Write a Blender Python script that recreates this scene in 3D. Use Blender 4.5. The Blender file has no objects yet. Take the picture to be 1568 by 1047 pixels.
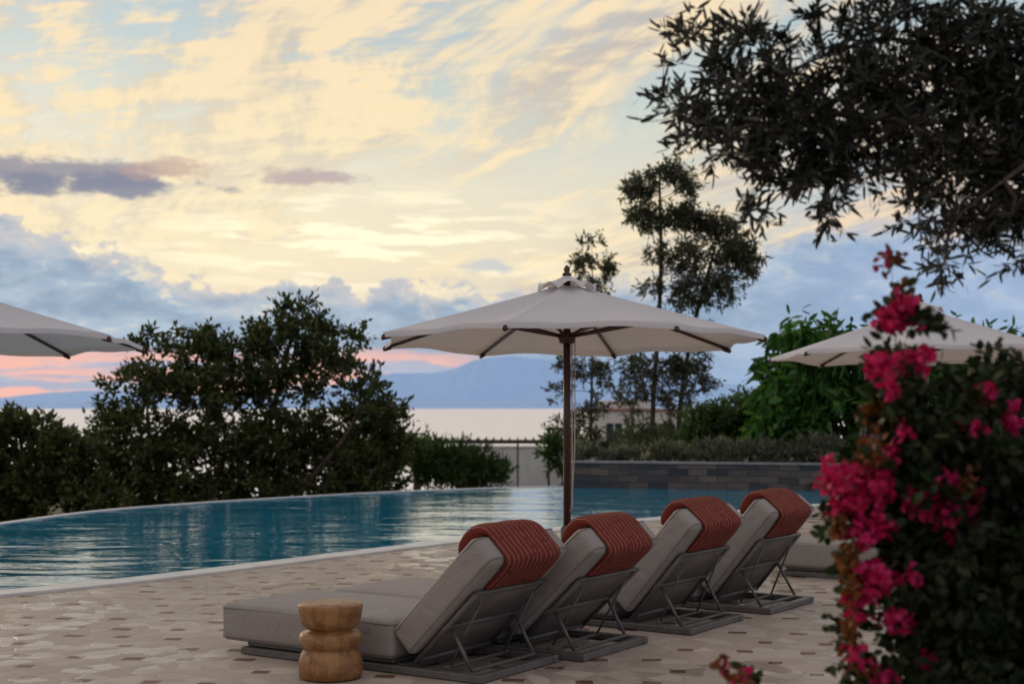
import bpy, bmesh, math, random
import numpy as np
from mathutils import Vector, Matrix
random.seed(4); RS=np.random.RandomState(7)
scene=bpy.context.scene
F=2178.0; HZ=622.0; CH=1.5
def P(px,py,d): return ((px-784)/F*d, d, CH-(py-HZ)/F*d)
def G(px,py):
    d=CH*F/(py-HZ); return ((px-784)/F*d, d)
# ------------------------------------------------------------------ helpers
def link(o,parent=None):
    scene.collection.objects.link(o)
    if parent: o.parent=parent
    return o
def mesh_obj(name,verts,faces,mat=None,parent=None,smooth=False):
    me=bpy.data.meshes.new(name); me.from_pydata([tuple(v) for v in verts],[],[tuple(f) for f in faces]); me.update()
    if mat: me.materials.append(mat)
    if smooth: me.polygons.foreach_set('use_smooth',[True]*len(me.polygons))
    return link(bpy.data.objects.new(name,me),parent)
def empty(name,loc=(0,0,0),rot=(0,0,0)):
    e=bpy.data.objects.new(name,None); e.location=loc; e.rotation_euler=rot; e.empty_display_size=.2
    return link(e)
def tube(pts,r,n=8,r2=None,cap=True):
    pts=[Vector(p) for p in pts]; V=[];Fc=[]
    m=len(pts); r2=r if r2 is None else r2
    for i,p in enumerate(pts):
        t=(pts[min(i+1,m-1)]-pts[max(i-1,0)]).normalized()
        a=Vector((0,0,1)) if abs(t.z)<.9 else Vector((1,0,0))
        u=t.cross(a).normalized(); w=t.cross(u)
        rr=r+(r2-r)*i/(m-1)
        for k in range(n):
            an=2*math.pi*k/n; V.append(p+u*math.cos(an)*rr+w*math.sin(an)*rr)
    for i in range(m-1):
        for k in range(n):
            Fc.append((i*n+k,i*n+(k+1)%n,(i+1)*n+(k+1)%n,(i+1)*n+k))
    if cap: Fc.append(tuple(range(n-1,-1,-1))); Fc.append(tuple((m-1)*n+k for k in range(n)))
    return V,Fc
def merge(parts):
    V=[];Fc=[]
    for v,f in parts:
        o=len(V); V+=list(v); Fc+=[tuple(i+o for i in q) for q in f]
    return V,Fc
def rbox(a,b,bev=.01,seg=2,puff=0,sub=0):
    bm=bmesh.new(); bmesh.ops.create_cube(bm,size=1)
    c=[(a[i]+b[i])/2 for i in range(3)]; s=[abs(b[i]-a[i]) for i in range(3)]
    for v in bm.verts: v.co=Vector((v.co[i]*s[i] for i in range(3)))
    if bev>0: bmesh.ops.bevel(bm,geom=bm.edges[:],offset=bev,segments=seg,profile=.5,affect='EDGES')
    if sub:
        es=[e for e in bm.edges if e.calc_length()>bev*2.5]
        bmesh.ops.subdivide_edges(bm,edges=es,cuts=sub,use_grid_fill=True)
    if puff:
        for v in bm.verts:
            q=[v.co[i]/(s[i]/2) for i in range(3)]
            for i in range(3):
                o=[j for j in range(3) if j!=i]
                if abs(q[i])>.9: v.co[i]+=math.copysign(puff*max(0,1-q[o[0]]**4)*max(0,1-q[o[1]]**4),q[i])
    for v in bm.verts: v.co+=Vector(c)
    bm.verts.index_update()
    V=[v.co.copy() for v in bm.verts]; Fc=[tuple(v.index for v in f.verts) for f in bm.faces]; bm.free()
    return V,Fc
def lathe(prof,n=40):
    V=[];Fc=[]
    for r,z in prof:
        for k in range(n):
            a=2*math.pi*k/n; V.append((r*math.cos(a),r*math.sin(a),z))
    for i in range(len(prof)-1):
        for k in range(n): Fc.append((i*n+k,i*n+(k+1)%n,(i+1)*n+(k+1)%n,(i+1)*n+k))
    Fc.append(tuple(range(n-1,-1,-1))); Fc.append(tuple((len(prof)-1)*n+k for k in range(n)))
    return V,Fc
def crom(pts,n=8):
    pts=[np.array(p,float) for p in pts]; out=[]
    Q=[2*pts[0]-pts[1]]+pts+[2*pts[-1]-pts[-2]]
    for i in range(1,len(Q)-2):
        a,b,c,d=Q[i-1:i+3]
        for k in range(n):
            t=k/n; out.append(.5*((2*b)+(-a+c)*t+(2*a-5*b+4*c-d)*t*t+(-a+3*b-3*c+d)*t**3))
    out.append(pts[-1]); return out
# node helpers
class NT:
    def __init__(s,nt): s.nt=nt; s.n=nt.nodes; s.l=nt.links
    def new(s,t,**k):
        x=s.n.new(t)
        for a,b in k.items(): setattr(x,a,b)
        return x
    def put(s,sock,v):
        if isinstance(v,bpy.types.NodeSocket): s.l.new(v,sock)
        elif v is not None:
            if isinstance(v,(tuple,list)) and len(v)==3 and sock.type=='RGBA': v=tuple(v)+(1,)
            sock.default_value=v
    def m(s,op,a,b=None,c=None,clamp=False):
        x=s.new('ShaderNodeMath',operation=op,use_clamp=clamp)
        s.put(x.inputs[0],a)
        if b is not None: s.put(x.inputs[1],b)
        if c is not None: s.put(x.inputs[2],c)
        return x.outputs[0]
    def mix(s,f,a,b,mode='MIX'):
        x=s.new('ShaderNodeMix',data_type='RGBA',blend_type=mode)
        s.put(x.inputs[0],f); s.put(x.inputs[6],a); s.put(x.inputs[7],b); return x.outputs[2]
    def noise(s,vec,scale=1,detail=4,rough=.5,dist=0,col=False):
        x=s.new('ShaderNodeTexNoise'); s.put(x.inputs['Vector'],vec); x.inputs['Scale'].default_value=scale
        x.inputs['Detail'].default_value=detail; x.inputs['Roughness'].default_value=rough; x.inputs['Distortion'].default_value=dist
        return x.outputs[1 if col else 0]
    def comb(s,x,y,z=0):
        c=s.new('ShaderNodeCombineXYZ'); s.put(c.inputs[0],x); s.put(c.inputs[1],y); s.put(c.inputs[2],z); return c.outputs[0]
    def sep(s,v):
        c=s.new('ShaderNodeSeparateXYZ'); s.put(c.inputs[0],v); return c.outputs
    def ss(s,v,a,b,ta=0,tb=1):
        x=s.new('ShaderNodeMapRange',interpolation_type='SMOOTHSTEP'); s.put(x.inputs[0],v)
        for i,q in enumerate((a,b,ta,tb)): s.put(x.inputs[i+1],q)
        return x.outputs[0]
    def ramp(s,f,stops,interp='LINEAR'):
        x=s.new('ShaderNodeValToRGB'); s.put(x.inputs[0],f); cr=x.color_ramp; cr.interpolation=interp
        while len(cr.elements)<len(stops): cr.elements.new(.5)
        for e,(p,c) in zip(cr.elements,stops):
            e.position=p; e.color=(c,c,c,1) if isinstance(c,(int,float)) else tuple(c)+(1,)
        return x.outputs[0]
    def bump(s,h,st=.3,dist=.01):
        x=s.new('ShaderNodeBump'); x.inputs['Strength'].default_value=st; x.inputs['Distance'].default_value=dist
        s.put(x.inputs['Height'],h); return x.outputs[0]
def material(name):
    m=bpy.data.materials.new(name); m.use_nodes=True; N=NT(m.node_tree)
    b=m.node_tree.nodes['Principled BSDF']; return m,N,b
def simple(name,c1,c2,scale=8,rough=.6,bump=.2,bscale=60,bd=.003,spec=.5,stretch=(1,1,1)):
    m,N,b=material(name); tc=N.new('ShaderNodeTexCoord')
    mp=N.new('ShaderNodeMapping'); N.put(mp.inputs[0],tc.outputs['Object']); mp.inputs['Scale'].default_value=stretch
    n=N.noise(mp.outputs[0],scale,4,.6)
    N.put(b.inputs['Base Color'],N.mix(N.ss(n,.3,.7),c1,c2)); b.inputs['Roughness'].default_value=rough
    b.inputs['Specular IOR Level'].default_value=spec
    N.put(b.inputs['Normal'],N.bump(N.noise(mp.outputs[0],bscale,3,.6),bump,bd)); return m
# ------------------------------------------------------------------ camera
cam=bpy.data.cameras.new('camera'); co=bpy.data.objects.new('camera',cam); link(co)
co.location=(0,0,CH); co.rotation_euler=(math.radians(90),0,0)
cam.lens=50; cam.sensor_width=36; cam.shift_y=(HZ-523.5)/1568; cam.clip_end=200000; cam.clip_start=.1
cam.dof.use_dof=True; cam.dof.focus_distance=9.5; cam.dof.aperture_fstop=2.5
scene.camera=co
scene.view_settings.view_transform='Standard'; scene.view_settings.look='None'; scene.view_settings.exposure=0
# ------------------------------------------------------------------ world
w=bpy.data.worlds.new('World'); scene.world=w; w.use_nodes=True
N=NT(w.node_tree); bg=w.node_tree.nodes['Background']
K=21.78
def sx(px): return K*math.atan((px-784)/F)
def sy(py): return K*math.atan((HZ-py)/F)
tc=N.new('ShaderNodeTexCoord'); D=tc.outputs['Generated']; X0,Y0,Z0=N.sep(D)
az=N.m('ARCTAN2',X0,Y0); X=N.m('MULTIPLY',az,K); V=N.m('MULTIPLY',N.m('ARCSINE',Z0),K)
XV=N.comb(X,V)
base=N.ramp(N.m('DIVIDE',V,34.0),[(0,(.47,.50,.64)),(.03,(.60,.56,.58)),(.065,(.88,.77,.56)),(.095,(.82,.76,.60)),(.125,(.66,.70,.64)),(.155,(.51,.62,.65)),(.19,(.44,.57,.65)),(.35,(.46,.54,.63)),(1,(.42,.50,.62))])
rightness=N.ss(X,sx(950),sx(1450))
base=N.mix(N.m('MULTIPLY',rightness,N.ss(V,5.5,2.5)),base,(.42,.53,.68))
sky=N.new('ShaderNodeTexSky',sky_type='NISHITA',sun_disc=False); sky.sun_elevation=math.radians(10); sky.sun_rotation=math.radians(-30)
nsk=N.mix(1.0,sky.outputs[0],(.09,.09,.09),'MULTIPLY')
base=N.mix(.12,base,nsk)
iz=N.m('DIVIDE',1.0,N.m('ADD',N.m('MAXIMUM',Z0,0),.07))
QX=N.m('MULTIPLY',X0,iz); QY=N.m('MULTIPLY',Y0,iz)
th=-.30
A=N.m('ADD',N.m('MULTIPLY',QX,math.cos(th)),N.m('MULTIPLY',QY,-math.sin(th)))
B=N.m('ADD',N.m('MULTIPLY',QX,math.sin(th)),N.m('MULTIPLY',QY,math.cos(th)))
wn=N.noise(N.comb(QX,QY,3.1),.7,2,.5)
A2=N.m('ADD',A,N.m('MULTIPLY',N.m('SUBTRACT',wn,.5),.50))
c1=N.noise(N.comb(N.m('MULTIPLY',A2,1.6),N.m('MULTIPLY',B,.30),1.7),1.0,5,.58,.12)
c2=N.noise(N.comb(N.m('MULTIPLY',A2,7.0),N.m('MULTIPLY',B,1.3),5.2),1.0,5,.64,.2)
rip=N.noise(N.comb(N.m('MULTIPLY',N.m('ADD',X,N.m('MULTIPLY',V,.9)),.55),N.m('ADD',N.m('MULTIPLY',V,3.6),N.m('MULTIPLY',X,-.55)),9.),1.0,5,.64,.25)
leftm=N.ss(X,sx(850),sx(450))
cc=N.m('ADD',N.m('MULTIPLY',c1,.68),N.m('MULTIPLY',c2,.32))
cc=N.m('ADD',cc,N.m('MULTIPLY',leftm,N.m('MULTIPLY',N.m('SUBTRACT',rip,.5),.5)))
cm=N.ss(cc,.41,.535)
fade=N.ss(V,.8,2.2)
warm=N.ramp(N.m('DIVIDE',V,7.0),[(0,(.96,.74,.52)),(.35,(1.0,.83,.54)),(.6,(1.0,.80,.50)),(1,(.97,.78,.53))])
warm=N.mix(N.m('MULTIPLY',rightness,.6),warm,(.82,.60,.47))
shadec=N.mix(N.ss(X,sx(700),sx(1100)),(.66,.58,.48),(.55,.49,.46))
shade=N.ss(N.m('ADD',N.m('MULTIPLY',c2,.6),N.m('MULTIPLY',rip,.4)),.41,.56)
wcol=N.mix(shade,shadec,warm)
col=N.mix(N.m('MULTIPLY',N.m('MULTIPLY',cm,fade),.94),base,wcol)
def blob(cx,cy,rx,ry):
    a=N.m('DIVIDE',N.m('SUBTRACT',X,sx(cx)),rx/100); b=N.m('DIVIDE',N.m('SUBTRACT',V,sy(cy)),ry/100)
    return N.m('SQRT',N.m('ADD',N.m('MULTIPLY',a,a),N.m('MULTIPLY',b,b)))
gl=N.ss(blob(380,300,560,270),1.0,0)
col=N.mix(N.m('MULTIPLY',gl,.34),col,(1.0,.90,.64))
tn=N.noise(N.comb(N.m('MULTIPLY',X,.7),N.m('MULTIPLY',V,1.8),2.5),1.3,5,.6,.3)
pn=N.noise(N.comb(N.m('MULTIPLY',X,.45),N.m('MULTIPLY',V,3.6),6),1.3,4,.6,.2)
col=N.mix(N.m('MULTIPLY',N.m('MULTIPLY',N.ss(blob(560,370,460,110),1.0,.2),N.ss(pn,.48,.60)),.9),col,(1.2,1.06,.76))
dn=N.noise(N.comb(N.m('MULTIPLY',X,.9),N.m('MULTIPLY',V,2.2),4),1.4,5,.6)
for (cx,cy,rx,ry,k,cl) in [(60,282,230,28,.88,(.29,.29,.36)),(150,296,190,20,.85,(.24,.26,.35)),(270,270,80,20,.7,(.55,.38,.34)),(490,277,110,17,.8,(.50,.40,.41)),(750,408,55,16,.6,(.50,.56,.66))]:
    f=N.ss(N.m('ADD',blob(cx,cy,rx,ry),N.m('MULTIPLY',N.m('SUBTRACT',dn,.5),2.6)),1.0,.45)
    col=N.mix(N.m('MULTIPLY',f,k),col,cl)
tops=[(-700,350),(0,345),(110,368),(200,400),(330,440),(390,448),(440,425),(560,432),(760,440),(900,430),(1080,410),(1200,360),(1400,335),(1568,325),(2400,360)]
rt=N.ramp(N.m('DIVIDE',N.m('ADD',X,16.0),32.0),[((sx(a)+16)/32,sy(b)/5) for a,b in tops])
T=N.m('MULTIPLY',rt,5)
bn=N.noise(N.comb(N.m('MULTIPLY',X,1.0),N.m('MULTIPLY',V,1.5),8),1.9,5,.55,.2)
edge=N.m('ADD',N.m('SUBTRACT',T,V),N.m('MULTIPLY',N.m('SUBTRACT',bn,.5),1.5))
km=N.ss(edge,0,N.m('ADD',.11,N.m('MULTIPLY',rightness,.5)))
kc=N.mix(N.ss(tn,.36,.66),(.27,.38,.52),(.44,.55,.67))
kc=N.mix(N.ss(edge,.5,.0),kc,N.mix(rightness,(.62,.60,.60),(.50,.57,.68)))
kc=N.mix(rightness,kc,N.mix(N.ss(tn,.35,.7),(.30,.42,.62),(.43,.55,.74)))
hole=N.ss(N.m('ADD',N.m('ADD',tn,N.m('MULTIPLY',bn,.7)),N.m('MULTIPLY',N.ss(V,1.0,2.0),.12)),1.03,1.16)
km=N.m('MULTIPLY',km,N.m('SUBTRACT',1,N.m('MULTIPLY',hole,.75)))
col=N.mix(N.m('MULTIPLY',km,.95),col,kc)
pl=N.m('MULTIPLY',N.ss(V,1.02,.66),N.ss(X,sx(820),sx(620)))
pk=N.m('MULTIPLY',pl,N.ss(pn,.40,.56))
col=N.mix(N.m('MULTIPLY',pl,.6),col,(.50,.50,.62))
col=N.mix(N.m('MULTIPLY',pk,.92),col,(1.0,.53,.42))
lr=N.m('MULTIPLY',N.ss(V,1.2,.2),N.ss(X,sx(650),sx(850)))
col=N.mix(N.m('MULTIPLY',lr,.8),col,(.33,.45,.66))
fr=N.ss(Y0,-.4,.92)
col=N.mix(1.0,col,N.mix(fr,(.80,.81,.90),(1,1,1)),'MULTIPLY')
col=N.mix(N.ss(Z0,-.002,-.02),col,(.10,.12,.14))
N.put(bg.inputs[0],col); bg.inputs[1].default_value=1.0
sun=bpy.data.lights.new('sun','SUN'); sun.energy=.7; sun.angle=math.radians(20); sun.color=(1,.78,.54)
so=bpy.data.objects.new('sun',sun); link(so)
e=math.radians(14); a=math.radians(-34)
dv=Vector((math.sin(a)*math.cos(e),math.cos(a)*math.cos(e),math.sin(e)))
so.rotation_euler=dv.to_track_quat('Z','Y').to_euler()
# ------------------------------------------------------------------ materials
def m_fabric(name,c1,c2,trans=0):
    m,N,b=material(name); tc=N.new('ShaderNodeTexCoord'); O=tc.outputs['Object']
    n=N.noise(O,3,4,.6); N.put(b.inputs['Base Color'],N.mix(n,c1,c2)); b.inputs['Roughness'].default_value=.85
    b.inputs['Specular IOR Level'].default_value=.25
    h=N.m('ADD',N.m('MULTIPLY',N.noise(O,6,3,.55,.9),1.0),N.m('MULTIPLY',N.noise(O,300,2,.5),.05))
    N.put(b.inputs['Normal'],N.bump(h,.55,.04))
    if trans:
        t=N.new('ShaderNodeBsdfTranslucent'); N.put(t.inputs[0],(.66,.53,.42)); mx=N.new('ShaderNodeMixShader'); mx.inputs[0].default_value=trans
        N.l.new(b.outputs[0],mx.inputs[1]); N.l.new(t.outputs[0],mx.inputs[2])
        N.l.new(mx.outputs[0],N.n['Material Output'].inputs[0])
    return m
M_mat=m_fabric('lounger_fabric',(.28,.258,.25),(.34,.312,.298))
M_pipe=m_fabric('piping_fabric',(.20,.18,.17),(.23,.21,.20))
M_canopy=m_fabric('canopy_canvas',(.68,.69,.75),(.74,.75,.80),.22)
M_frame=simple('frame_metal',(.09,.086,.086),(.125,.12,.115),20,.42,.05,200)
M_sling=simple('sling_mesh',(.12,.108,.10),(.17,.153,.14),6,.7,.3,300,.001)
M_pole=simple('pole_wood',(.045,.014,.010),(.085,.028,.018),4,.35,.1,40,stretch=(6,6,.5))
M_white=simple('white_render',(.62,.60,.58),(.70,.68,.66),3,.8,.3,30)
M_coping=simple('coping_stone',(.58,.58,.60),(.74,.74,.75),3,.45,.2,40)
def m_pillow():
    m,N,b=material('rust_pillow'); tc=N.new('ShaderNodeTexCoord'); O=tc.outputs['Object']; x,y,z=N.sep(O)
    f=N.m('FRACT',N.m('DIVIDE',N.m('ADD',y,N.m('MULTIPLY',N.noise(O,9,2),.008)),.047))
    st=N.m('MULTIPLY',N.m('LESS_THAN',f,.085),1)
    dash=N.ss(N.noise(N.comb(N.m('MULTIPLY',x,60),N.m('MULTIPLY',y,8),N.m('MULTIPLY',z,60)),1,2),.35,.5)
    bc=N.mix(N.noise(O,14,4),(.125,.023,.017),(.195,.039,.027))
    N.put(b.inputs['Base Color'],N.mix(N.m('MULTIPLY',N.m('MULTIPLY',st,dash),.75),bc,(.55,.34,.28)))
    b.inputs['Roughness'].default_value=.95; b.inputs['Specular IOR Level'].default_value=.15
    N.put(b.inputs['Normal'],N.bump(N.noise(O,8,3,.6,.5),.5,.02)); return m
M_pillow=m_pillow()
def m_wood():
    m,N,b=material('turned_wood'); tc=N.new('ShaderNodeTexCoord'); O=tc.outputs['Object']; x,y,z=N.sep(O)
    r=N.noise(N.comb(N.m('MULTIPLY',x,5),N.m('MULTIPLY',y,5),N.m('MULTIPLY',z,9)),1,5,.6,1.6)
    r2=N.noise(N.comb(N.m('MULTIPLY',x,22),N.m('MULTIPLY',y,22),N.m('MULTIPLY',z,3)),1,4,.65,.6)
    N.put(b.inputs['Base Color'],N.mix(N.ss(N.m('ADD',N.m('MULTIPLY',r,.55),N.m('MULTIPLY',r2,.45)),.38,.62),(.20,.085,.027),(.38,.20,.072)))
    b.inputs['Roughness'].default_value=.42; N.put(b.inputs['Normal'],N.bump(r2,.2,.004)); return m
M_wood=m_wood()
def m_deck():
    m,N,b=material('stone_paving'); tc=N.new('ShaderNodeTexCoord'); O=tc.outputs['Object']
    mp=N.new('ShaderNodeMapping'); N.put(mp.inputs[0],O); mp.inputs['Rotation'].default_value=(0,0,math.radians(8))
    R=mp.outputs[0]; x,y,z=N.sep(R)
    wob=N.m('MULTIPLY',N.m('SUBTRACT',N.noise(R,1.6,2),.5),.14)
    s=.36
    yy=N.m('DIVIDE',N.m('ADD',y,wob),s); iy=N.m('FLOOR',yy); fy=N.m('FRACT',yy)
    xx=N.m('ADD',N.m('DIVIDE',N.m('SUBTRACT',x,wob),s),N.m('MULTIPLY',N.m('MODULO',iy,2),.5)); ix=N.m('FLOOR',xx); fx=N.m('FRACT',xx)
    wn=N.new('ShaderNodeTexWhiteNoise',noise_dimensions='2D'); N.put(wn.inputs[0],N.comb(ix,iy)); rv=wn.outputs[0]; rc=wn.outputs[1]
    jx,jy,jz=N.sep(rc)
    ax=N.m('ABSOLUTE',N.m('SUBTRACT',fx,N.m('ADD',.38,N.m('MULTIPLY',jx,.24)))); ay=N.m('ABSOLUTE',N.m('SUBTRACT',fy,N.m('ADD',.40,N.m('MULTIPLY',jy,.20))))
    ins=N.m('MULTIPLY',N.m('LESS_THAN',ax,N.m('ADD',.11,N.m('MULTIPLY',jz,.08))),N.m('LESS_THAN',ay,.13))
    ins=N.m('MULTIPLY',ins,N.m('GREATER_THAN',rv,.14))
    vo=N.new('ShaderNodeTexVoronoi',feature='DISTANCE_TO_EDGE')
    wv=N.new('ShaderNodeVectorMath',operation='ADD'); N.put(wv.inputs[0],R); N.put(wv.inputs[1],N.comb(N.m('MULTIPLY',N.noise(R,7,2),.10),N.m('MULTIPLY',N.noise(R,6,2),.10)))
    N.put(vo.inputs['Vector'],wv.outputs[0]); vo.inputs['Scale'].default_value=5.5; vo.inputs['Randomness'].default_value=1
    vc=N.new('ShaderNodeTexVoronoi'); N.put(vc.inputs['Vector'],wv.outputs[0]); vc.inputs['Scale'].default_value=5.5; vc.inputs['Randomness'].default_value=1
    cx,cy,cz=N.sep(vc.outputs['Color'])
    n1=N.noise(R,18,5,.65); n2=N.noise(R,.6,2)
    stone=N.mix(n1,(.32,.265,.225),(.49,.42,.36)); stone=N.mix(N.m('MULTIPLY',N.ss(cx,.6,.9),.45),stone,(.62,.56,.50)); stone=N.mix(N.m('MULTIPLY',cy,.35),stone,(.28,.225,.195))
    stone=N.mix(N.m('MULTIPLY',N.ss(n2,.4,.7),.3),stone,(.26,.215,.185))
    joint=N.ss(vo.outputs[0],.05,.015)
    stone=N.mix(N.m('MULTIPLY',joint,.22),stone,(.24,.20,.17))
    insc=N.mix(rv,(.085,.034,.029),(.16,.075,.06)); insc=N.mix(N.m('MULTIPLY',n1,.35),insc,(.24,.15,.12))
    N.put(b.inputs['Base Color'],N.mix(ins,stone,insc))
    n5=N.noise(R,5,3,.6)
    shiny=N.m('MULTIPLY',N.ss(N.m('ADD',cz,N.m('MULTIPLY',n5,.5)),.80,.95),N.ss(n2,.42,.50))
    N.put(b.inputs['Roughness'],N.m('SUBTRACT',N.m('ADD',.48,N.m('MULTIPLY',n5,.3)),N.m('MULTIPLY',shiny,.44))); b.inputs['Specular IOR Level'].default_value=.55
    h=N.m('ADD',N.m('MULTIPLY',n5,.6),N.m('ADD',N.m('MULTIPLY',joint,-.4),N.m('MULTIPLY',N.noise(R,30,4,.7),.3)))
    N.put(b.inputs['Normal'],N.bump(h,.4,.010)); return m
M_deck=m_deck()
def m_water():
    m,N,b=material('pool_water'); tc=N.new('ShaderNodeTexCoord'); O=tc.outputs['Object']
    n=N.noise(O,.3,2); N.put(b.inputs['Base Color'],N.mix(n,(.006,.19,.33),(.012,.26,.42)))
    b.inputs['Roughness'].default_value=.03; b.inputs['IOR'].default_value=2.0
    x,y,z=N.sep(O)
    h=N.m('ADD',N.m('MULTIPLY',N.noise(N.comb(N.m('MULTIPLY',x,.5),y,0),1.2,2,.5,.6),1.0),N.m('MULTIPLY',N.noise(N.comb(N.m('MULTIPLY',x,.55),y,2),5.0,3,.5,.8),.22))
    N.put(b.inputs['Normal'],N.bump(h,1.0,.030)); return m
M_water=m_water()
def m_sea():
    m,N,b=material('sea_water'); tc=N.new('ShaderNodeTexCoord'); O=tc.outputs['Object']
    n=N.noise(O,.002,4); N.put(b.inputs['Base Color'],N.mix(n,(.20,.24,.32),(.28,.31,.38))); b.inputs['Roughness'].default_value=.5
    g=N.new('ShaderNodeBsdfGlossy'); N.put(g.inputs['Color'],(1,.96,.98)); g.inputs['Roughness'].default_value=.45
    nb=N.bump(N.noise(O,.06,3,.6),.4,3.0); N.put(b.inputs['Normal'],nb); N.put(g.inputs['Normal'],nb)
    mx=N.new('ShaderNodeMixShader'); N.put(mx.inputs[0],N.m('ADD',.87,N.m('MULTIPLY',n,.13))); N.l.new(b.outputs[0],mx.inputs[1]); N.l.new(g.outputs[0],mx.inputs[2])
    N.l.new(mx.outputs[0],N.n['Material Output'].inputs[0]); return m
def m_wallstone():
    m,N,b=material('slate_wall'); tc=N.new('ShaderNodeTexCoord'); O=tc.outputs['Object']; x,y,z=N.sep(O)
    br=N.new('ShaderNodeTexBrick'); N.put(br.inputs['Vector'],N.comb(N.m('ADD',x,N.m('MULTIPLY',N.noise(O,3,2),.1)),N.m('ADD',z,N.m('MULTIPLY',N.noise(O,2,2),.08)),0)); br.inputs['Scale'].default_value=1
    br.inputs['Brick Width'].default_value=.37; br.inputs['Row Height'].default_value=.125; br.inputs['Mortar Size'].default_value=.007
    N.put(br.inputs['Color1'],(.013,.021,.030)); N.put(br.inputs['Color2'],(.17,.125,.10)); N.put(br.inputs['Mortar'],(.02,.02,.02))
    c=N.mix(N.m('MULTIPLY',N.noise(O,5,4),.4),br.outputs[0],(.035,.055,.08))
    N.put(b.inputs['Base Color'],c); b.inputs['Roughness'].default_value=.5
    N.put(b.inputs['Normal'],N.bump(N.m('ADD',br.outputs[1],N.noise(O,12,3)),.6,.02)); return m
def m_leaf(name,c1,c2,c3,trans=.3,rough=.5):
    m,N,b=material(name); g=N.new('ShaderNodeNewGeometry'); r=g.outputs['Random Per Island']
    tc=N.new('ShaderNodeTexCoord'); n=N.noise(tc.outputs['Object'],1.3,1)
    c=N.ramp(r,[(0,c1),(.55,c2),(1,c3)]); c=N.mix(N.ss(n,.35,.65),N.mix(1,c,(.55,.6,.6),'MULTIPLY'),c)
    N.put(b.inputs['Base Color'],c); b.inputs['Roughness'].default_value=rough; b.inputs['Specular IOR Level'].default_value=.35
    t=N.new('ShaderNodeBsdfTranslucent'); N.put(t.inputs[0],N.mix(1,c,(1.3,1.5,.7),'MULTIPLY')); mx=N.new('ShaderNodeMixShader'); mx.inputs[0].default_value=trans
    N.l.new(b.outputs[0],mx.inputs[1]); N.l.new(t.outputs[0],mx.inputs[2]); N.l.new(mx.outputs[0],N.n['Material Output'].inputs[0]); return m
L_dark=m_leaf('leaf_dark',(.035,.045,.018),(.060,.080,.026),(.12,.13,.04))
L_euc=m_leaf('leaf_eucalyptus',(.055,.06,.042),(.09,.095,.065),(.14,.14,.09))
L_olive=m_leaf('leaf_olive',(.020,.022,.018),(.038,.042,.034),(.10,.105,.095),.10)
L_green=m_leaf('leaf_broad',(.03,.09,.018),(.055,.16,.03),(.12,.24,.05),.35)
L_bush=m_leaf('leaf_shrub',(.035,.07,.022),(.065,.12,.035),(.11,.17,.06))
L_grey=m_leaf('leaf_lavender',(.10,.11,.085),(.18,.19,.15),(.26,.26,.22))
L_boug=m_leaf('leaf_bougainvillea',(.010,.020,.009),(.020,.038,.014),(.05,.075,.025),.2)
L_bract=m_leaf('bract_pink',(.34,.005,.065),(.55,.010,.13),(.74,.035,.24),.35)
L_rust=m_leaf('leaf_rust',(.16,.04,.012),(.24,.07,.018),(.10,.065,.018),.3)
M_bark=simple('bark',(.05,.038,.03),(.10,.08,.065),12,.9,.6,40,.02)
# ------------------------------------------------------------------ plants
def leaf_mesh(name,C,Dr,L,Wd,mat,parent,hexa=False,rs=RS):
    n=len(C); Dr=Dr/np.linalg.norm(Dr,axis=1,keepdims=True)
    rnd=rs.normal(size=(n,3)); Nn=np.cross(Dr,rnd); Nn/=np.linalg.norm(Nn,axis=1,keepdims=True)+1e-9
    S=Nn; up=np.cross(Dr,S); L=L[:,None]; Wd=Wd[:,None]
    if hexa:
        vs=[C,C+Dr*L*.3+S*Wd*.5,C+Dr*L*.7+S*Wd*.42-up*L*.05,C+Dr*L-up*L*.12,C+Dr*L*.7-S*Wd*.42-up*L*.05,C+Dr*L*.3-S*Wd*.5]
    else:
        vs=[C,C+Dr*L*.45+S*Wd*.5,C+Dr*L-up*L*.1,C+Dr*L*.45-S*Wd*.5]
    k=len(vs); Vv=np.stack(vs,1).reshape(-1,3)
    me=bpy.data.meshes.new(name); me.vertices.add(n*k); me.vertices.foreach_set('co',Vv.ravel())
    me.loops.add(n*k); me.loops.foreach_set('vertex_index',np.arange(n*k)); me.polygons.add(n)
    me.polygons.foreach_set('loop_start',np.arange(n)*k); me.polygons.foreach_set('loop_total',np.full(n,k))
    me.update(); me.materials.append(mat); me.validate()
    return link(bpy.data.objects.new(name,me),parent)
def sample_blobs(blobs,n,rs):
    wt=np.array([b[2]*b[3]*(b[6] if len(b)>6 else 1.) for b in blobs],float); wt/=wt.sum()
    out=[]
    for i in rs.choice(len(blobs),n,p=wt):
        b=blobs[i]; v=rs.normal(size=3); v/=np.linalg.norm(v); v*=rs.rand()**(1/2.4)
        s=b[4]/F
        c=np.array(P(b[0],b[1],b[4])); c=c+np.array([v[0]*b[2]*s,v[1]*b[5],v[2]*b[3]*s]); out.append(c)
    return np.array(out)
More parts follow.
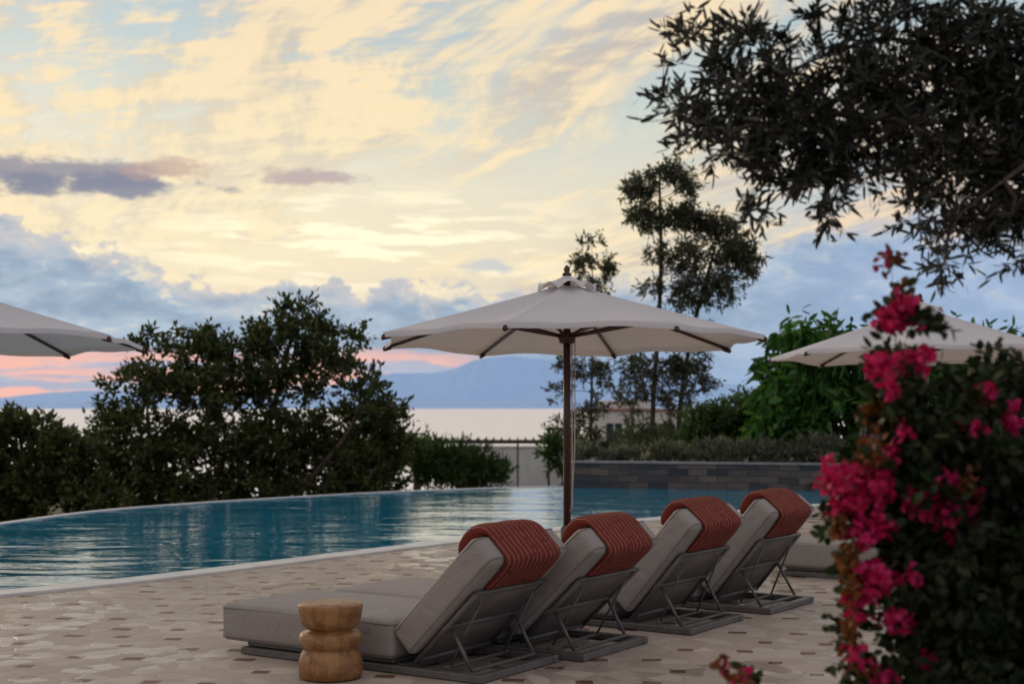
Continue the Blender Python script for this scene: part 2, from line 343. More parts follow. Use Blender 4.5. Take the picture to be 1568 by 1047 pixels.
def grow(name,trunks,blobs,ncl,twigs,lpt,ll,lw,cr,leafmat,seed=1,droop=.2,upb=.0,rbase=.007,hexa=False,twr=0,extra=None,flow=None):
    rs=np.random.RandomState(seed); root=empty(name,tuple(trunks[0][0]))
    off=np.array(trunks[0][0],float)
    nodes=[];par=[]
    for tr in trunks:
        tr=crom(tr,5); 
        for i,p in enumerate(tr):
            nodes.append(np.array(p,float)); par.append(len(nodes)-2 if i>0 else -1)
    cl=sample_blobs(blobs,ncl,rs)
    tn=np.array(nodes)
    dist=np.array([np.min(np.linalg.norm(tn-c,axis=1)) for c in cl]); order=np.argsort(dist)
    tips=[]; outd=np.zeros((len(cl),3))
    for i in order:
        c=cl[i]; arr=np.array(nodes); dd=np.linalg.norm(arr-c,axis=1)+np.maximum(0,arr[:,2]-c[2])*.8*(0 if flow else 1)
        j=int(np.argmin(dd)); a=nodes[j]; m=(a+c)/2+rs.normal(size=3)*.08*np.linalg.norm(c-a)
        nodes.append(m); par.append(j); nodes.append(c); par.append(len(nodes)-2); tips.append(len(nodes)-1); outd[i]=c-a
    cnt=np.zeros(len(nodes)); 
    for t in tips:
        j=t
        while j>=0: cnt[j]+=1; j=par[j]
    rad=rbase*np.sqrt(np.maximum(cnt,1))
    parts=[]
    for j in range(len(nodes)):
        if par[j]>=0:
            a=nodes[par[j]]; b=nodes[j]
            if np.linalg.norm(a-b)<1e-4: continue
            parts.append(tube([a-off,b-off],min(rad[par[j]],rad[j]*1.35),5 if rad[j]<.03 else 8,rad[j],cap=False))
    T=len(cl)*twigs
    cc=np.repeat(cl,twigs,axis=0)
    out=outd/(np.linalg.norm(outd,axis=1,keepdims=True)+1e-9); out=np.repeat(out,twigs,axis=0)
    td=rs.normal(size=(T,3))+out*.8+np.array([0,0,upb-droop])*1.2; td/=np.linalg.norm(td,axis=1,keepdims=True)
    tl=cr*rs.uniform(.6,1.5,T)
    if twr:
        for i in range(T): parts.append(tube([cc[i]-off,cc[i]+td[i]*tl[i]-off],twr,3,twr*.5,cap=False))
    v,f=merge(parts); mesh_obj('wood',v,f,M_bark,root,True)
    n=T*lpt; t=np.tile(np.linspace(.12,1,lpt),T)+rs.uniform(-.06,.06,n)
    c=np.repeat(cc,lpt,axis=0)+np.repeat(td*tl[:,None],lpt,axis=0)*t[:,None]+rs.normal(size=(n,3))*cr*.05
    d=np.repeat(td,lpt,axis=0)*.8+rs.normal(size=(n,3))*.62+np.array([0,0,upb-droop])
    L=ll*rs.uniform(.6,1.3,n); W=lw*rs.uniform(.7,1.25,n)
    leaf_mesh('leaves',c-off,d,L,W,leafmat,root,hexa,rs)
    if extra: extra(root,off,rs)
    return root
dL=30
tb=[[P(300,800,dL),P(330,740,dL),P(345,660,dL),P(300,560,dL)],[P(345,800,dL),P(390,730,dL),P(420,620,dL),P(450,500,dL)],[P(250,800,dL+.6),P(245,720,dL+.6),P(225,640,dL+.5),P(240,520,dL+.5)],[P(420,800,dL-.4),P(470,740,dL-.4),P(540,650,dL-.4),P(560,560,dL)]]
bl=[(240,530,28,26),(300,535,36,28),(350,540,34,22),(395,525,28,26),(445,490,26,26),(478,503,26,20),(455,535,42,28),(540,517,32,12),(515,550,38,26),(558,585,38,26),(598,640,32,18),(600,690,34,36),(545,640,56,34),(430,590,66,40),(330,595,66,40),(250,590,56,34),(190,580,28,16),(160,600,22,10,.5),(180,640,38,24),(165,690,32,30),(240,680,66,44),(350,680,76,50),(450,680,76,52),(545,710,60,44),(300,750,90,40),(420,750,90,40),(540,750,80,30),(205,740,60,42),(468,463,14,10)]
bl=[(b[0],b[1],b[2],b[3],dL,.5+b[2]/72*.9) + ((b[4],) if len(b)>4 else ()) for b in bl]
grow('broadleaf_tree',tb,bl,780,8,7,.15,.07,.25,L_dark,11,.1,.25,.0055)
ds=26
grow('evergreen_shrub',[[P(40,830,ds),P(50,740,ds),P(60,680,ds)],[P(110,830,ds),P(100,760,ds),P(90,700,ds)]],
 [(15,655,25,20,ds,.6),(50,660,30,26,ds,.7),(90,690,35,30,ds,.8),(50,730,70,50,ds,1),(110,750,50,45,ds,1),(-60,680,70,60,ds,1.2),(150,770,40,26,ds,.9),(130,700,22,30,ds,.5,.5),(10,785,60,24,ds,.8)],430,8,7,.13,.065,.20,L_dark,12,0,.3,.005)
dt=36
grow('eucalyptus_tree',[[P(998,745,dt),P(1000,620,dt),P(1008,500,dt),P(1012,400,dt),P(1010,280,dt)],[P(1035,745,dt+.5),P(1042,620,dt+.5),P(1062,500,dt+.5),P(1095,380,dt)],[P(975,745,dt-.4),P(968,640,dt-.4),P(990,560,dt-.3)]],
 [(985,288,28,24,dt,.5),(1022,266,28,12,dt,.5),(1045,280,22,20,dt,.5),(1000,332,34,20,dt,.7),(1045,328,32,22,dt,.7),(1095,345,30,20,dt,.6),(1120,385,38,28,dt,.8),(1145,405,22,22,dt,.5),(1060,390,42,30,dt,.9),(1010,390,18,26,dt,.6,.6),(1105,440,38,26,dt,.8),(1050,450,36,28,dt,.8),(1000,440,18,16,dt,.5,.6),(1010,500,36,22,dt,.8,.7),(1070,510,36,22,dt,.8,.6),(985,560,38,22,dt,.8,.9),(1050,560,42,24,dt,.9,.9),(970,600,38,18,dt,.8,.6),(1040,610,42,24,dt,.8,.5),(1078,585,26,16,dt,.6,.6),(985,660,36,34,dt,.8,.3),(1040,665,30,26,dt,.7,.3)],520,7,7,.14,.045,.21,L_euc,13,.25,.1,.0042)
grow('eucalyptus_tree',[[P(903,745,40),P(906,600,40),P(908,480,40),P(906,370,40)]],
 [(905,368,16,14,40,.3),(900,400,26,16,40,.4),(925,410,20,18,40,.4),(890,430,18,12,40,.4,.6),(915,440,26,18,40,.4,.6),(880,560,30,26,40,.6,.7),(915,570,26,24,40,.6,.7),(860,600,26,18,40,.5,.5),(910,620,36,26,40,.7,.6),(885,660,40,30,40,.7,.7),(920,690,40,30,40,.7,.8)],140,6,7,.14,.05,.20,L_euc,14,.25,.1,.004)
dr=28
rb=[(1210,520,24,18),(1250,512,36,14),(1300,530,60,26),(1380,525,70,22),(1460,540,60,30),(1540,530,60,40),(1200,580,35,40),(1260,590,60,50),(1350,600,80,55),(1450,610,80,55),(1550,620,70,60),(1190,640,30,30),(1250,660,60,35),(1350,670,80,35),(1460,680,80,35),(1620,580,60,60)]
grow('avocado_tree',[[P(1290,745,dr),P(1280,660,dr),P(1260,580,dr)],[P(1380,745,dr),P(1385,650,dr),P(1400,570,dr)],[P(1500,745,dr+.5),P(1500,660,dr+.5),P(1520,580,dr+.5)]],
 [(b[0],b[1],b[2],b[3],dr,.4+b[2]/78*.9) for b in rb],500,6,7,.26,.085,.30,L_green,15,.75,0,.006,hexa=True)
grow('green_shrub',[[P(690,770,31),P(695,710,31)],[P(740,770,31),P(735,715,31)],[P(655,770,31),P(655,720,31)]],
 [(650,710,22,26,31,.5),(690,705,30,24,31,.6),(725,712,28,22,31,.6),(755,728,20,20,31,.5),(700,735,66,20,31,.7)],170,7,7,.17,.035,.22,L_bush,16,0,.8,.004)
grow('garden_shrub',[[P(1080,745,30),P(1085,680,30)],[P(1150,745,30),P(1150,670,30)]],
 [(1070,650,30,22,30,.6),(1110,645,36,24,30,.6),(1150,625,36,22,30,.6),(1090,680,60,24,30,.8),(1160,670,50,30,30,.8)],240,7,7,.12,.05,.2,L_bush,17,.1,.3,.005)
grow('lavender_hedge',[[P(1000,745,27.8),P(1000,715,27.8)],[P(1150,745,27.3),P(1150,710,27.3)]],
 [(890,700,24,14,28,.4),(940,702,40,12,27.9,.4),(1010,700,50,14,27.8,.4),(1090,696,50,14,27.5,.4),(1170,698,50,14,27.3,.4),(1250,695,50,18,27,.4)],260,8,7,.11,.026,.15,L_grey,18,0,1.2,.003)
grow('distant_foliage',[[P(640,760,55),P(640,715,55)],[P(840,760,52),P(840,705,52)],[P(900,745,52),P(900,690,52)]],
 [(640,690,30,14,55,1),(600,700,40,20,55,1),(845,690,14,18,52,.8),(880,700,40,22,52,1),(960,690,40,22,52,1),(560,705,60,30,55,1),(100,745,160,18,60,2),(1010,690,60,26,52,1)],240,7,6,.26,.12,.5,L_bush,19,0,.3,.01)
# olive tree (foreground)
do=5.0
ol=[(1050,70,16,26,.7),(1095,105,34,34),(1035,150,22,24,.8),(1055,188,40,12,.9),(1130,65,22,30,.7),(1150,130,40,36),(1120,185,40,24),(1105,240,16,24,.6),(1102,285,6,14,.5),(1190,160,44,34),(1180,215,44,28),(1160,265,28,26),(1150,310,14,14,.8),(1215,265,28,22),(1200,85,26,28,.7),(1245,35,18,26,.7),(1260,110,40,38),(1250,190,44,34),(1262,255,28,40),(1272,325,9,26,.8),(1310,50,26,30,.8),(1330,130,50,40),(1315,210,44,42),(1335,255,24,22,.7),(1370,30,34,26),(1400,100,50,44),(1390,190,44,44),(1385,260,28,20),(1455,50,44,38),(1470,140,54,50),(1460,225,54,44),(1420,295,34,22,.9),(1398,345,16,24,.7),(1440,390,14,30,.9),(1475,350,30,26),(1530,60,46,54),(1545,160,46,64),(1530,260,46,44),(1535,330,36,34),(1560,385,12,18),(1640,150,90,160,.6),(1620,320,60,60,.6)]
ol=[(b[0],b[1],b[2],b[3],do,.10+b[2]/435*.7)+((b[4],) if len(b)>4 else ()) for b in ol]
otr=[[(3.9,5.6,0),(3.75,5.5,1.0),(3.5,5.4,1.9),P(2150,200,5.3),P(1800,150,5.1),P(1568,152,5.0),P(1450,160,5.0),P(1395,185,5.0),P(1320,230,4.95)],
     [P(1568,152,5.0),P(1480,90,5.1),P(1350,60,5.1),P(1200,110,5.0)],[P(1395,185,5.0),P(1250,170,5.0),P(1120,150,4.95),P(1010,185,4.9),P(960,178,4.9)],[P(1700,150,5.05),P(1560,260,4.8),P(1470,330,4.8),P(1440,400,4.8)]]
grow('olive_tree',otr,ol,600,4,9,.052,.0120,.078,L_olive,21,.1,.2,.0013,hexa=True,twr=.0013,flow=True)
# bougainvillea (foreground)
db=4.2
bb=[(1362,410,12,12,.9),(1372,450,14,24,.8),(1385,500,24,24,.4),(1365,560,22,24,.6),(1392,600,26,28,.8),(1350,640,22,26,.7),(1400,660,42,34,.9),(1290,735,24,14,.5),(1345,720,34,26,.7),(1400,740,54,44,1),(1295,790,14,26,.5),(1360,810,44,40,.9),(1430,830,64,64),(1500,615,42,34,.9),(1545,600,34,40,.9),(1490,690,60,48),(1540,740,60,70),(1530,850,80,80),(1320,880,20,26,.5),(1400,900,46,46,1),(1475,930,80,74),(1305,940,12,26,.5),(1450,1010,90,60),(1300,1000,12,36,.4),(1330,1040,18,16,.4),(1550,1000,90,90),(1100,1012,12,12,.8),(1135,1038,24,8,.8),(1180,1050,30,8,.5),(1620,800,90,200),(1500,1100,160,60)]
bb=[(b[0],b[1],b[2],b[3],db,.10+b[2]/520*1.2)+((b[4],) if len(b)>4 else ()) for b in bb]
btr=[[(1.55,4.3,0),P(1560,1150,4.25),P(1480,950,db),P(1430,800,db),P(1400,680,db),P(1375,560,db),P(1365,400,db)],[(1.55,4.3,0),P(1580,1000,4.3),P(1540,800,4.25),P(1510,600,4.2)],[P(1480,950,db),P(1380,880,db),P(1310,940,4.1),P(1300,1040,4.1)],[(1.3,4.1,0),P(1330,1120,4.1),P(1180,1060,4.05),P(1092,1003,4.0)],[P(1430,800,db),P(1350,760,db),P(1262,715,4.15)]]
flowers=[(1378,488,28,22,.8),(1348,558,22,20,.8),(1400,550,20,18,.8),(1380,470,18,14,.8),(1355,400,8,8,.2),(1285,740,32,22,.6),(1335,745,34,28,.6),(1345,720,20,14,.6),(1300,775,26,18,.5),(1320,810,32,22,.6),(1350,800,22,18,.5),(1410,765,36,26,.7),(1445,790,24,32,.7),(1430,740,28,18,.4),(1475,795,18,24,.5),(1340,890,28,28,.6),(1385,880,22,18,.4),(1310,930,16,26,.5),(1425,1018,16,16,.7),(1510,600,12,14,.6),(1480,655,14,12,.5),(1490,745,18,14,.4),(1300,990,10,28,.4),(1345,1030,16,14,.5),(1130,1035,14,8,.6),(1105,1010,8,8,.4),(1385,660,24,16,.25),(1360,700,22,18,.4),(1270,715,14,12,.7),(1362,590,20,18,.5),(1540,640,16,30,.3),(1370,950,30,30,.2)]
def bex(root,off,rs):
    fb=[(b[0],b[1],b[2],b[3],db-.12,.10)+((b[4],) if len(b)>4 else ()) for b in flowers]
    nb=400; c=sample_blobs(fb,nb,rs); n=6
    C=np.repeat(c,n,axis=0)+rs.normal(size=(nb*n,3))*.0065; Dr=rs.normal(size=(nb*n,3))+np.array([0,-.3,.1])
    leaf_mesh('bracts',C-off,Dr,.028*rs.uniform(.7,1.2,len(C)),.023*rs.uniform(.8,1.2,len(C)),L_bract,root,True,rs)
    rb=[(1365,400,14,12,db,.05),(1380,440,16,14,db,.05),(1340,640,24,24,db,.08),(1390,640,20,20,db,.08),(1280,720,26,14,db,.08),(1300,850,14,40,db-.1,.05),(1290,800,16,30,db-.1,.05),(1305,900,14,40,db-.1,.05),(1300,980,12,50,db-.1,.05),(1105,1012,14,12,db-.2,.04),(1130,1035,20,10,db-.2,.04),(1480,740,30,20,db-.2,.1,.5),(1500,610,26,16,db-.1,.06,.6),(1330,1030,14,20,db-.1,.05),(1340,700,30,30,db-.1,.1)]
    c=sample_blobs(rb,300,rs); C=np.repeat(c,3,axis=0)+rs.normal(size=(900,3))*.008
    leaf_mesh('new_leaves',C-off,rs.normal(size=C.shape),.028*rs.uniform(.7,1.2,len(C)),.016*rs.uniform(.8,1.2,len(C)),L_rust,root,True,rs)
grow('bougainvillea_bush',btr,bb,640,5,7,.040,.024,.068,L_boug,22,.1,.15,.0009,hexa=True,twr=.0011,extra=bex,flow=True)
# ------------------------------------------------------------------ deck, pool, wall
near=[(-11,5.6),(-9,7.3),(-6.4,9.4)]+[G(*q) for q in [(0,908),(200,888),(400,864),(645,834),(860,809),(975,797),(1290,771)]]+[(8.5,23.9)]
far=[(-11,8.5),(-9.2,11),(-7.6,15)]+[G(*q) for q in [(0,798),(150,779),(300,767),(450,758),(600,750),(740,745),(870,742)]]+[(4,27.2),(8.8,26.5)]
nc=crom(near,8); fc=crom(far,8)
dk=[(p[0],p[1],0) for p in nc]+[(16,24,0),(16,-4,0),(-16,-4,0),(-16,5,0)]
mesh_obj('paved_deck',dk,[tuple(range(len(dk)))[::-1]],M_deck)
wt=[(p[0],p[1],-.035) for p in nc]+[(p[0],p[1],-.035) for p in fc[::-1]]
mesh_obj('swimming_pool',wt,[tuple(range(len(wt)))],M_water)
def ribbon(name,curve,prof,mat):
    V=[];Fc=[];m=len(curve);k=len(prof)
    for i,p in enumerate(curve):
        t=curve[min(i+1,m-1)]-curve[max(i-1,0)]; t=t/np.linalg.norm(t); nn=np.array([t[1],-t[0]])
        for o,z in prof: V.append((p[0]+nn[0]*o,p[1]+nn[1]*o,z))
    for i in range(m-1):
        for j in range(k-1): Fc.append((i*k+j,i*k+j+1,(i+1)*k+j+1,(i+1)*k+j))
    return mesh_obj(name,V,Fc,mat)
ribbon('pool_coping',nc,[(.22,-.01),(.22,.018),(.21,.022),(-.05,.022),(-.06,.016),(-.06,-.4)],M_coping)
ribbon('infinity_edge',fc[:-14],[(.03,-.2),(.03,-.024),(-.10,-.024),(-.12,-.04),(-.12,-2.6)],M_coping)
M_slate=m_wallstone()
a=Vector((.98,27.0,0)); b=Vector((9.5,24.9,0)); ang=math.atan2(b.y-a.y,b.x-a.x); Lw=(b-a).length
we=empty('stone_wall',(a.x,a.y,0),(0,0,ang))
v,f=rbox((0,0,-1),(Lw,.35,.42),.01,1); mesh_obj('masonry',v,f,M_slate,we)
v,f=rbox((-.03,-.03,.423),(Lw+.03,.38,.462),.006,1); mesh_obj('capstones',v,f,simple('cap',(.15,.16,.18),(.24,.25,.27),4,.5),we)
v,f=rbox((-.002,.352,-1),(.30,3.5,.42),.01,1); mesh_obj('return_wall',v,f,M_slate,we)
se=empty('slatted_screen',(P(1390,640,27.2)[0],26.0,0)); pr=[]
for i in range(11): pr.append(rbox((-1.1,-.012,.50+i*.075),(1.1,.012,.55+i*.075),.003,1))
for x in (-1.1,0,1.1): pr.append(rbox((x-.03,-.045,.2),(x+.03,-.014,1.32),.003,1))
v,f=merge(pr); mesh_obj('slats',v,f,simple('screen_paint',(.10,.12,.15),(.13,.15,.19),6,.5),se)
xs=np.concatenate([np.linspace(-600,-30,14),np.linspace(-26,26,40),np.linspace(30,600,14)]); ys=np.concatenate([np.linspace(-30,24,8),np.linspace(25,70,36),np.linspace(80,620,26)])
V=[];Fc=[]
for yv in ys:
    for xv in xs:
        left=-1.2-.062*max(0,yv-28); right=.25 if yv<40 else .25-.07*(yv-40)
        if yv<27.6 or xv<1.2: k=0
        else: k=min(1,(xv-1.2)/1.3)
        z=left*(1-k)+right*k
        if yv<25: z=-1.2
        z+=.12*math.sin(xv*.9+yv*.4)+.1*math.sin(yv*1.1-xv*.3) if yv>28 else 0
        V.append((xv,yv,max(z,-34)))
nx=len(xs)
for j in range(len(ys)-1):
    for i in range(nx-1): Fc.append((j*nx+i,j*nx+i+1,(j+1)*nx+i+1,(j+1)*nx+i))
mesh_obj('hillside_ground',V,Fc,simple('garden_soil',(.06,.055,.03),(.10,.10,.05),.8,.95,.5,6,.1),None,True)
S=90000
mesh_obj('sea',[(-S,150,-30),(S,150,-30),(S,S,-30),(-S,S,-30)],[(0,1,2,3)],m_sea())
def mountain(name,prof,D,dep,colr,seed):
    rs=np.random.RandomState(seed); px=np.arange(prof[0][0],prof[-1][0],6); py=np.interp(px,[a for a,_ in prof],[b for _,b in prof])
    nz=sum(np.interp(px,np.linspace(px[0],px[-1],k),rs.uniform(-1,1,k))*aa for k,aa in ((14,4),(50,2.2),(160,1.0)))
    V=[];Fc=[];R=7
    for i,x in enumerate(px):
        H=max(5,(HZ+1-py[i]-nz[i])*D/F)
        for r in range(R):
            t=r/(R-1); yy=D-dep*(1-t); V.append(((x-784)/F*D,yy+rs.uniform(-1,1)*dep*.04,-30+(H+30)*t**.8*(1+ (rs.uniform(-.06,.06) if 0<r<R-1 else 0))))
    for i in range(len(px)-1):
        for r in range(R-1): Fc.append((i*R+r,(i+1)*R+r,(i+1)*R+r+1,i*R+r+1))
    m,N,b=material(name+'_baked_haze'); N.put(b.inputs['Base Color'],(.03,.04,.05)); b.inputs['Roughness'].default_value=1
    N.put(b.inputs['Emission Color'],colr); b.inputs['Emission Strength'].default_value=1.0  # aerial haze baked into the ridge colour as emission; the mesh itself glows
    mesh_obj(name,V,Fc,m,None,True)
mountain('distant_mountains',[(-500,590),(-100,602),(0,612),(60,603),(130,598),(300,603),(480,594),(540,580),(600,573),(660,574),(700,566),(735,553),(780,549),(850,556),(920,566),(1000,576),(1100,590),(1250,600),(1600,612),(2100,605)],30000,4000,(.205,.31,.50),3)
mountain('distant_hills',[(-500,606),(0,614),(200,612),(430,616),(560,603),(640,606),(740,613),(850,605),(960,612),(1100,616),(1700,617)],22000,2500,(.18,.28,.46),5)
def house(name,loc,w_,d_,h,roofmat,wallmat):
    e=empty(name,loc)
    v,f=rbox((-w_/2,-d_/2,-3),(w_/2,d_/2,h),.02,1); mesh_obj('walls',v,f,wallmat,e)
    v,f=rbox((-w_/2-.1,-d_/2-.1,h+.003),(w_/2+.1,d_/2+.1,h+.13),.02,1); mesh_obj('roof_edge',v,f,roofmat,e)
    v,f=rbox((-w_/2+.8,-d_/2+.8,h+.133),(-w_/2+3.2,d_/2-.8,h+.55),.02,1); mesh_obj('roof_room',v,f,wallmat,e)
    wn=[];fr=[]
    nwin=max(2,int(w_/2.2))
    for i in range(nwin):
        x=-w_/2+(i+.5)*w_/nwin
        wn.append(rbox((x-.4,-d_/2-.012,h-1.75),(x+.4,-d_/2-.004,h-.6),0)); fr.append(rbox((x-.5,-d_/2-.06,h-1.85),(x+.5,-d_/2-.014,h-1.77),.005,1)); fr.append(rbox((x-.03,-d_/2-.03,h-1.75),(x+.03,-d_/2-.014,h-.6),.002,1))
    v,f=merge(wn); mesh_obj('windows',v,f,simple('glass',(.03,.04,.05),(.05,.06,.07),2,.1,0),e)
    v,f=merge(fr); mesh_obj('window_frames',v,f,M_white,e); return e
M_tile=simple('roof_tile',(.30,.13,.10),(.38,.20,.15),4,.8,.5,10,.05)
M_gw=simple('pale_render',(.58,.60,.64),(.66,.68,.72),2,.85,.2,20)
house('white_house',(P(1020,0,72)[0],74,-.2),8.0,5,1.45,M_tile,M_white)
tw=empty('garden_wall',(P(830,0,60)[0],61,0)); v,f=rbox((-3.4,0,-5),(3.4,.3,-.28),.02,1); mesh_obj('rendered_wall',v,f,M_gw,tw); v,f=rbox((-3.45,-.05,-.277),(3.45,.35,-.19),.01,1); mesh_obj('coping',v,f,M_white,tw)
pe=empty('pergola',(P(750,0,56)[0],56,0)); pr=[]
for x in (-2.9,-.9,1.1,2.9):
    for yq in (-1.2,1.1): pr.append(rbox((x-.03,yq,-3.6),(x+.03,yq+.07,.06),.005,1))
pr.append(rbox((-3.1,-1.2,.063),(3.1,-1.1,.16),.005,1)); pr.append(rbox((-3.1,1.1,.063),(3.1,1.2,.16),.005,1))
for i in range(20): x=-3+i*.315; pr.append(rbox((x-.03,-1.4,.163),(x+.03,1.4,.25),.004,1))
v,f=merge(pr); mesh_obj('timber_frame',v,f,simple('pergola_wood',(.05,.04,.035),(.08,.065,.055),4,.8),pe)
# ------------------------------------------------------------------ umbrellas
def umbrella(loc,R=1.80,rot=-18,zr=2.11,zt=2.60,tilt=-1.8):
    e=empty('patio_umbrella',loc); TM=Matrix.Rotation(math.radians(tilt),4,'X'); RZ=Matrix.Rotation(math.radians(rot),4,'Z')
    e.rotation_euler=(TM@RZ).to_euler()
    ns=8; V=[];Fc=[]; nu=10; nt=12; r0=.10
    rs=random.Random(int(loc[0]*100))
    for s in range(ns):
        a0=2*math.pi*s/ns; a1=2*math.pi*(s+1)/ns; o=len(V); sg=rs.uniform(.9,1.4)
        for i in range(nt+2):
            t=min(i,nt)/nt
            for j in range(nu+1):
                q=j/nu; c0=Vector((math.cos(a0),math.sin(a0))); c1=Vector((math.cos(a1),math.sin(a1)))
                r=r0+(R-r0)*t; xy=(c0*(1-q)+c1*q)*r; sc=math.sin(math.pi*q)
                xy*=1-.04*sc*t*t
                z=zt+(zr-zt)*(t**.94)-.06*math.sin(math.pi*min(1,t*.9+.05))*sc*sg+.016*math.sin(7*q+9*t)*sc*t+.03*sc*t**5
                if i==nt+1: z-=.045; xy*=1.002
                V.append((xy.x,xy.y,z))
        for i in range(nt+1):
            for j in range(nu):
                k=o+i*(nu+1)+j; Fc.append((k,k+1,k+nu+2,k+nu+1))
    mesh_obj('canopy',V,Fc,M_canopy,e,True)
    V=[];Fc=[];R2=.28
    for s in range(ns):
        a0=2*math.pi*s/ns; a1=2*math.pi*(s+1)/ns; o=len(V)
        for i in range(6):
            t=i/5
            for j in range(9):
                q=j/8; xy=(Vector((math.cos(a0),math.sin(a0)))*(1-q)+Vector((math.cos(a1),math.sin(a1)))*q)*(.02+(R2-.02)*t)
                z=zt+.10-.15*t+.07*math.sin(math.pi*q)*t*t; V.append((xy.x,xy.y,z))
        for i in range(5):
            for j in range(8): k=o+i*9+j; Fc.append((k,k+1,k+10,k+9))
    mesh_obj('vent_cap',V,Fc,M_canopy,e,True)
    pr=[]
    for s in range(ns):
        an=2*math.pi*s/ns; c,d=math.cos(an),math.sin(an)
        pr.append(tube([(c*.05,d*.05,zt-.04),(c*(R+.01),d*(R+.01),zr-.036)],.018,8))
        pr.append(tube([(c*.05,d*.05,zr+.03),(c*R*.50,d*R*.50,zt+(zr-zt)*.51-.045)],.015,8))
        pr.append(tube([(c*(R-.06),d*(R-.06),zr-.032),(c*(R+.015),d*(R+.015),zr-.05)],.021,8))
    pr.append(lathe([(.034,0.03),(.034,zt+.08)],20))
    pr.append(lathe([(.036,zr-.04),(.075,zr-.03),(.08,zr+.03),(.07,zr+.06),(.036,zr+.07)],20))
    pr.append(lathe([(.036,zt-.10),(.07,zt-.09),(.07,zt-.02),(.036,zt-.01)],20))
    pr.append(lathe([(.03,zt+.09),(.045,zt+.10),(.042,zt+.115),(.022,zt+.127),(.032,zt+.145),(.026,zt+.17),(.008,zt+.19),(.003,zt+.195)],20))
    v,f=merge(pr); mesh_obj('pole_and_ribs',v,f,M_pole,e,True)
    v,f=merge([tube([(.055,-.03,zr-.02),(.058,-.03,.6),(.036,-.03,.55)],.006,6),tube([(.085,-.03,zr-.02),(.08,-.03,1.1),(.05,-.03,.55)],.005,6)]); mesh_obj('pulley_rope',v,f,simple('rope',(.5,.45,.4),(.6,.55,.5),30,.9),e,True)
    v,f=merge([rbox((-.35,-.35,.015),(.35,.35,.10),.02,2),lathe([(.06,.08),(.06,.40),(.05,.42)],20)]); bo=mesh_obj('base',v,f,M_frame,e); bo.matrix_local=(TM@RZ).inverted()@RZ
    return e
umbrella((.502,12.93,0)); umbrella((-5.22,13.0,0),rot=-20); umbrella((4.96,17.2,0),rot=-16,zr=2.12,zt=2.68)
# ------------------------------------------------------------------ loungers
W=.82
def me_from(vf,name,mat,smooth=True):
    me=bpy.data.meshes.new(name); me.from_pydata([tuple(v) for v in vf[0]],[],vf[1]); me.update(); me.materials.append(mat)
    if smooth: me.polygons.foreach_set('use_smooth',[True]*len(me.polygons))
    return me
def loop_pipe(a,b,z,r=.007,rc=.04):
    pts=[]
    for (cx,cy,st) in [(b[0]-rc,b[1]-rc,0),(a[0]+rc,b[1]-rc,90),(a[0]+rc,a[1]+rc,180),(b[0]-rc,a[1]+rc,270)]:
        for k in range(5): an=math.radians(st+k*22.5); pts.append((cx+rc*math.cos(an),cy+rc*math.sin(an),z))
    pts.append(pts[0]); return tube(pts,r,6,cap=False)
seat=me_from(rbox((-1.92,0,.075),(-.60,W,.30),.035,4,.012,6),'seat_mattress',M_mat)
seatp=me_from(merge([loop_pipe((-1.92,0),(-.60,W),.272),loop_pipe((-1.92,0),(-.60,W),.10)]),'seat_piping',M_pipe)
BL=.79
back=me_from(rbox((0,0,0),(BL,W,.19),.035,4,.012,6),'back_mattress',M_mat)
backp=me_from(merge([loop_pipe((0,0),(BL,W),.165),loop_pipe((0,0),(BL,W),.025)]),'back_piping',M_pipe)
bf=[]
for y in (.05,W-.05): bf.append(tube([(-.02,y,-.03),(.56,y,-.03)],.016,8))
for x in (0,.28,.56): bf.append(tube([(x,.05,-.03),(x,W-.05,-.03)],.014,8))
backf=me_from(merge(bf),'back_frame',M_frame)
sling=me_from(merge([rbox((.01,.066,-.026),(.27,W-.066,-.006),.004,1),rbox((.29,.066,-.026),(.55,W-.066,-.006),.004,1)]),'back_sling',M_sling)
# headrest pillow: flat padded saddle over the top of the backrest ending in a front roll
def saddle():
    C=[(.575,-.012,.002),(.59,-.017,.016),(.67,-.019,.018),(.750,-.018,.018),(.792,-.006,.014),(.806,.035,.011),(.806,.10,.011),(.806,.165,.012),(.798,.198,.020),(.772,.225,.038),(.72,.248,.058),(.65,.248,.058),(.605,.240,.042),(.585,.235,.004)]
    C=crom(C,4); m=len(C); y0,y1=.12,W-.13; ny=26
    V=[]
    for side in (1,-1):
        for i,c in enumerate(C):
            t=C[min(i+1,m-1)][:2]-C[max(i-1,0)][:2]; t=t/(np.linalg.norm(t)+1e-9); nn=np.array([t[1],-t[0]])
            for j in range(ny+1):
                e_=-math.cos(math.pi*j/ny); k=max(0,1-abs(e_)**9)**.5
                y=(y0+y1)/2+e_*(y1-y0)/2
                wr=.002*math.sin(9*e_+i*.4)*math.sin(i*.3)
                h=max(0,c[2])*k+(wr*k if side==1 else 0)
                V.append((c[0]+nn[0]*h*side,y,c[1]+nn[1]*h*side))
    Fc=[]; n1=ny+1; o=m*n1
    for i in range(m-1):
        for j in range(ny):
            a_=i*n1+j; Fc.append((a_,a_+1,a_+n1+1,a_+n1)); Fc.append((o+a_,o+a_+n1,o+a_+n1+1,o+a_+1))
    for i in range(m-1):
        for j in (0,ny): a_=i*n1+j; Fc.append((a_,a_+n1,o+a_+n1,o+a_))
    for j in range(ny):
        for i in (0,m-1): a_=i*n1+j; Fc.append((a_,o+a_,o+a_+1,a_+1))
    return V,Fc
pill=me_from(saddle(),'head_pillow',M_pillow)
_b=bmesh.new(); _b.from_mesh(pill); bmesh.ops.remove_doubles(_b,verts=_b.verts,dist=.0004); bmesh.ops.recalc_face_normals(_b,faces=_b.faces); _b.to_mesh(pill); _b.free()
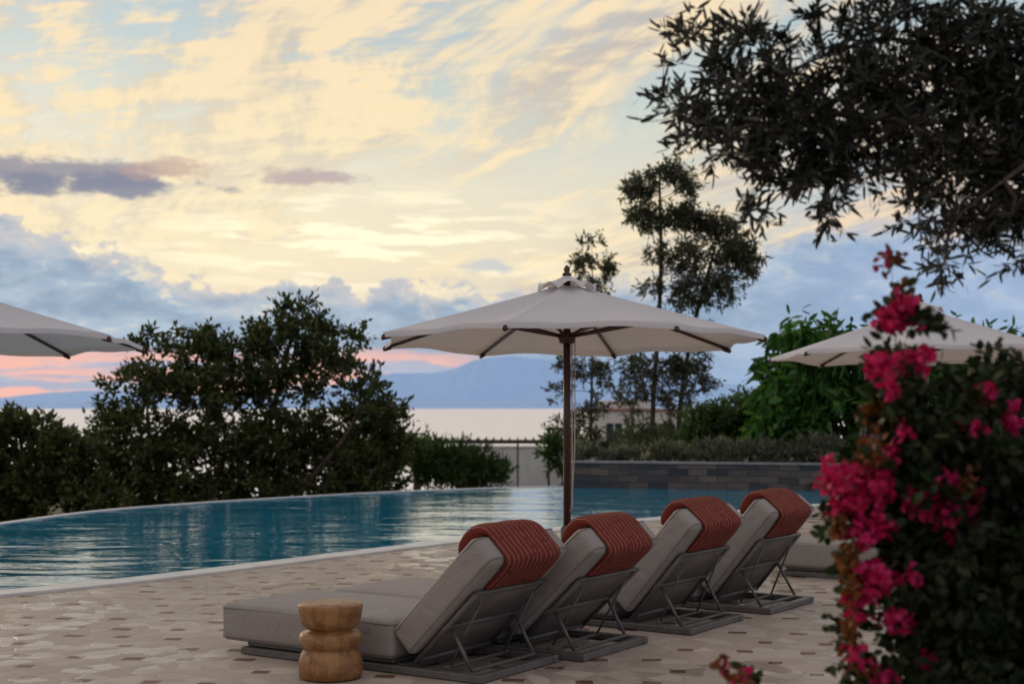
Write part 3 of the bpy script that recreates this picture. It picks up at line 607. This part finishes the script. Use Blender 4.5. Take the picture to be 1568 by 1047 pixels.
fp=[]
for y in (.03,W-.03): fp.append(rbox((-1.76,y-.028,.004),(0.0,y+.028,.045),.005,1))
fp.append(rbox((-.06,.061,.004),(-.004,W-.061,.044),.004,1)); fp.append(rbox((-1.755,.061,.004),(-1.70,W-.061,.044),.004,1)); fp.append(rbox((-.62,.061,.008),(-.57,W-.061,.05),.004,1))
for y in (.09,W-.09):
    for x in (-1.6,-.75): fp.append(rbox((x-.03,y-.03,.046),(x+.03,y+.03,.049),.001,1))
fp.append(rbox((-1.74,.04,.050),(-.62,W-.04,.0745),.004,1))
base=me_from(merge(fp),'base_frame',M_frame,False)
def lounger(hx,hy,rot,A):
    e=empty('sun_lounger',(hx,hy,0),(0,0,math.radians(rot)))
    for m_,nm in ((seat,'seat_mattress'),(seatp,'seat_piping'),(base,'base_frame')): link(bpy.data.objects.new(nm,m_),e)
    A=math.radians(A)
    M=Matrix(((math.cos(A),0,-math.sin(A),-.478),(0,1,0,0),(math.sin(A),0,math.cos(A),.105),(0,0,0,1)))
    for m_,nm in ((back,'back_mattress'),(backp,'back_piping'),(backf,'back_frame'),(sling,'back_sling'),(pill,'head_pillow')):
        o=link(bpy.data.objects.new(nm,m_),e); o.matrix_local=M
    st=[]
    for y in (.09,W-.09):
        t=M@Vector((.28,y,-.045)); st.append(tube([t,(-.12,y,.05)],.011,8))
        y2=y+(.05 if y<.4 else -.05)
        st.append(tube([M@Vector((.50,y2,-.045)),(-.30,y2,.05)],.008,8))
    st.append(tube([(-.12,.09,.05),(-.12,W-.09,.05)],.011,8)); st.append(tube([(-.30,.09,.05),(-.30,W-.09,.05)],.009,8))
    v,f=merge(st); mesh_obj('support_struts',v,f,M_frame,e,True)
lounger(-.17,7.66,-33,45)
lounger(.42,8.33,-33,44)
lounger(1.17,9.30,-34,50)
lounger(1.86,10.22,-34,51)
lounger(3.89,11.70,-32,48)
se=empty('wooden_side_table',(-1.005,7.88,0))
prof=[(.150,.004),(.172,.012),(.178,.06),(.176,.10),(.165,.145),(.150,.168),(.148,.178),(.158,.186),(.170,.205),(.175,.232),(.170,.258),(.156,.276),(.120,.284),(.118,.290),(.135,.297),(.158,.320),(.170,.36),(.177,.41),(.180,.436),(.176,.443),(.02,.4445)]
v,f=lathe([(r,z*.93) for r,z in prof],64); mesh_obj('turned_body',v,f,M_wood,se,True)
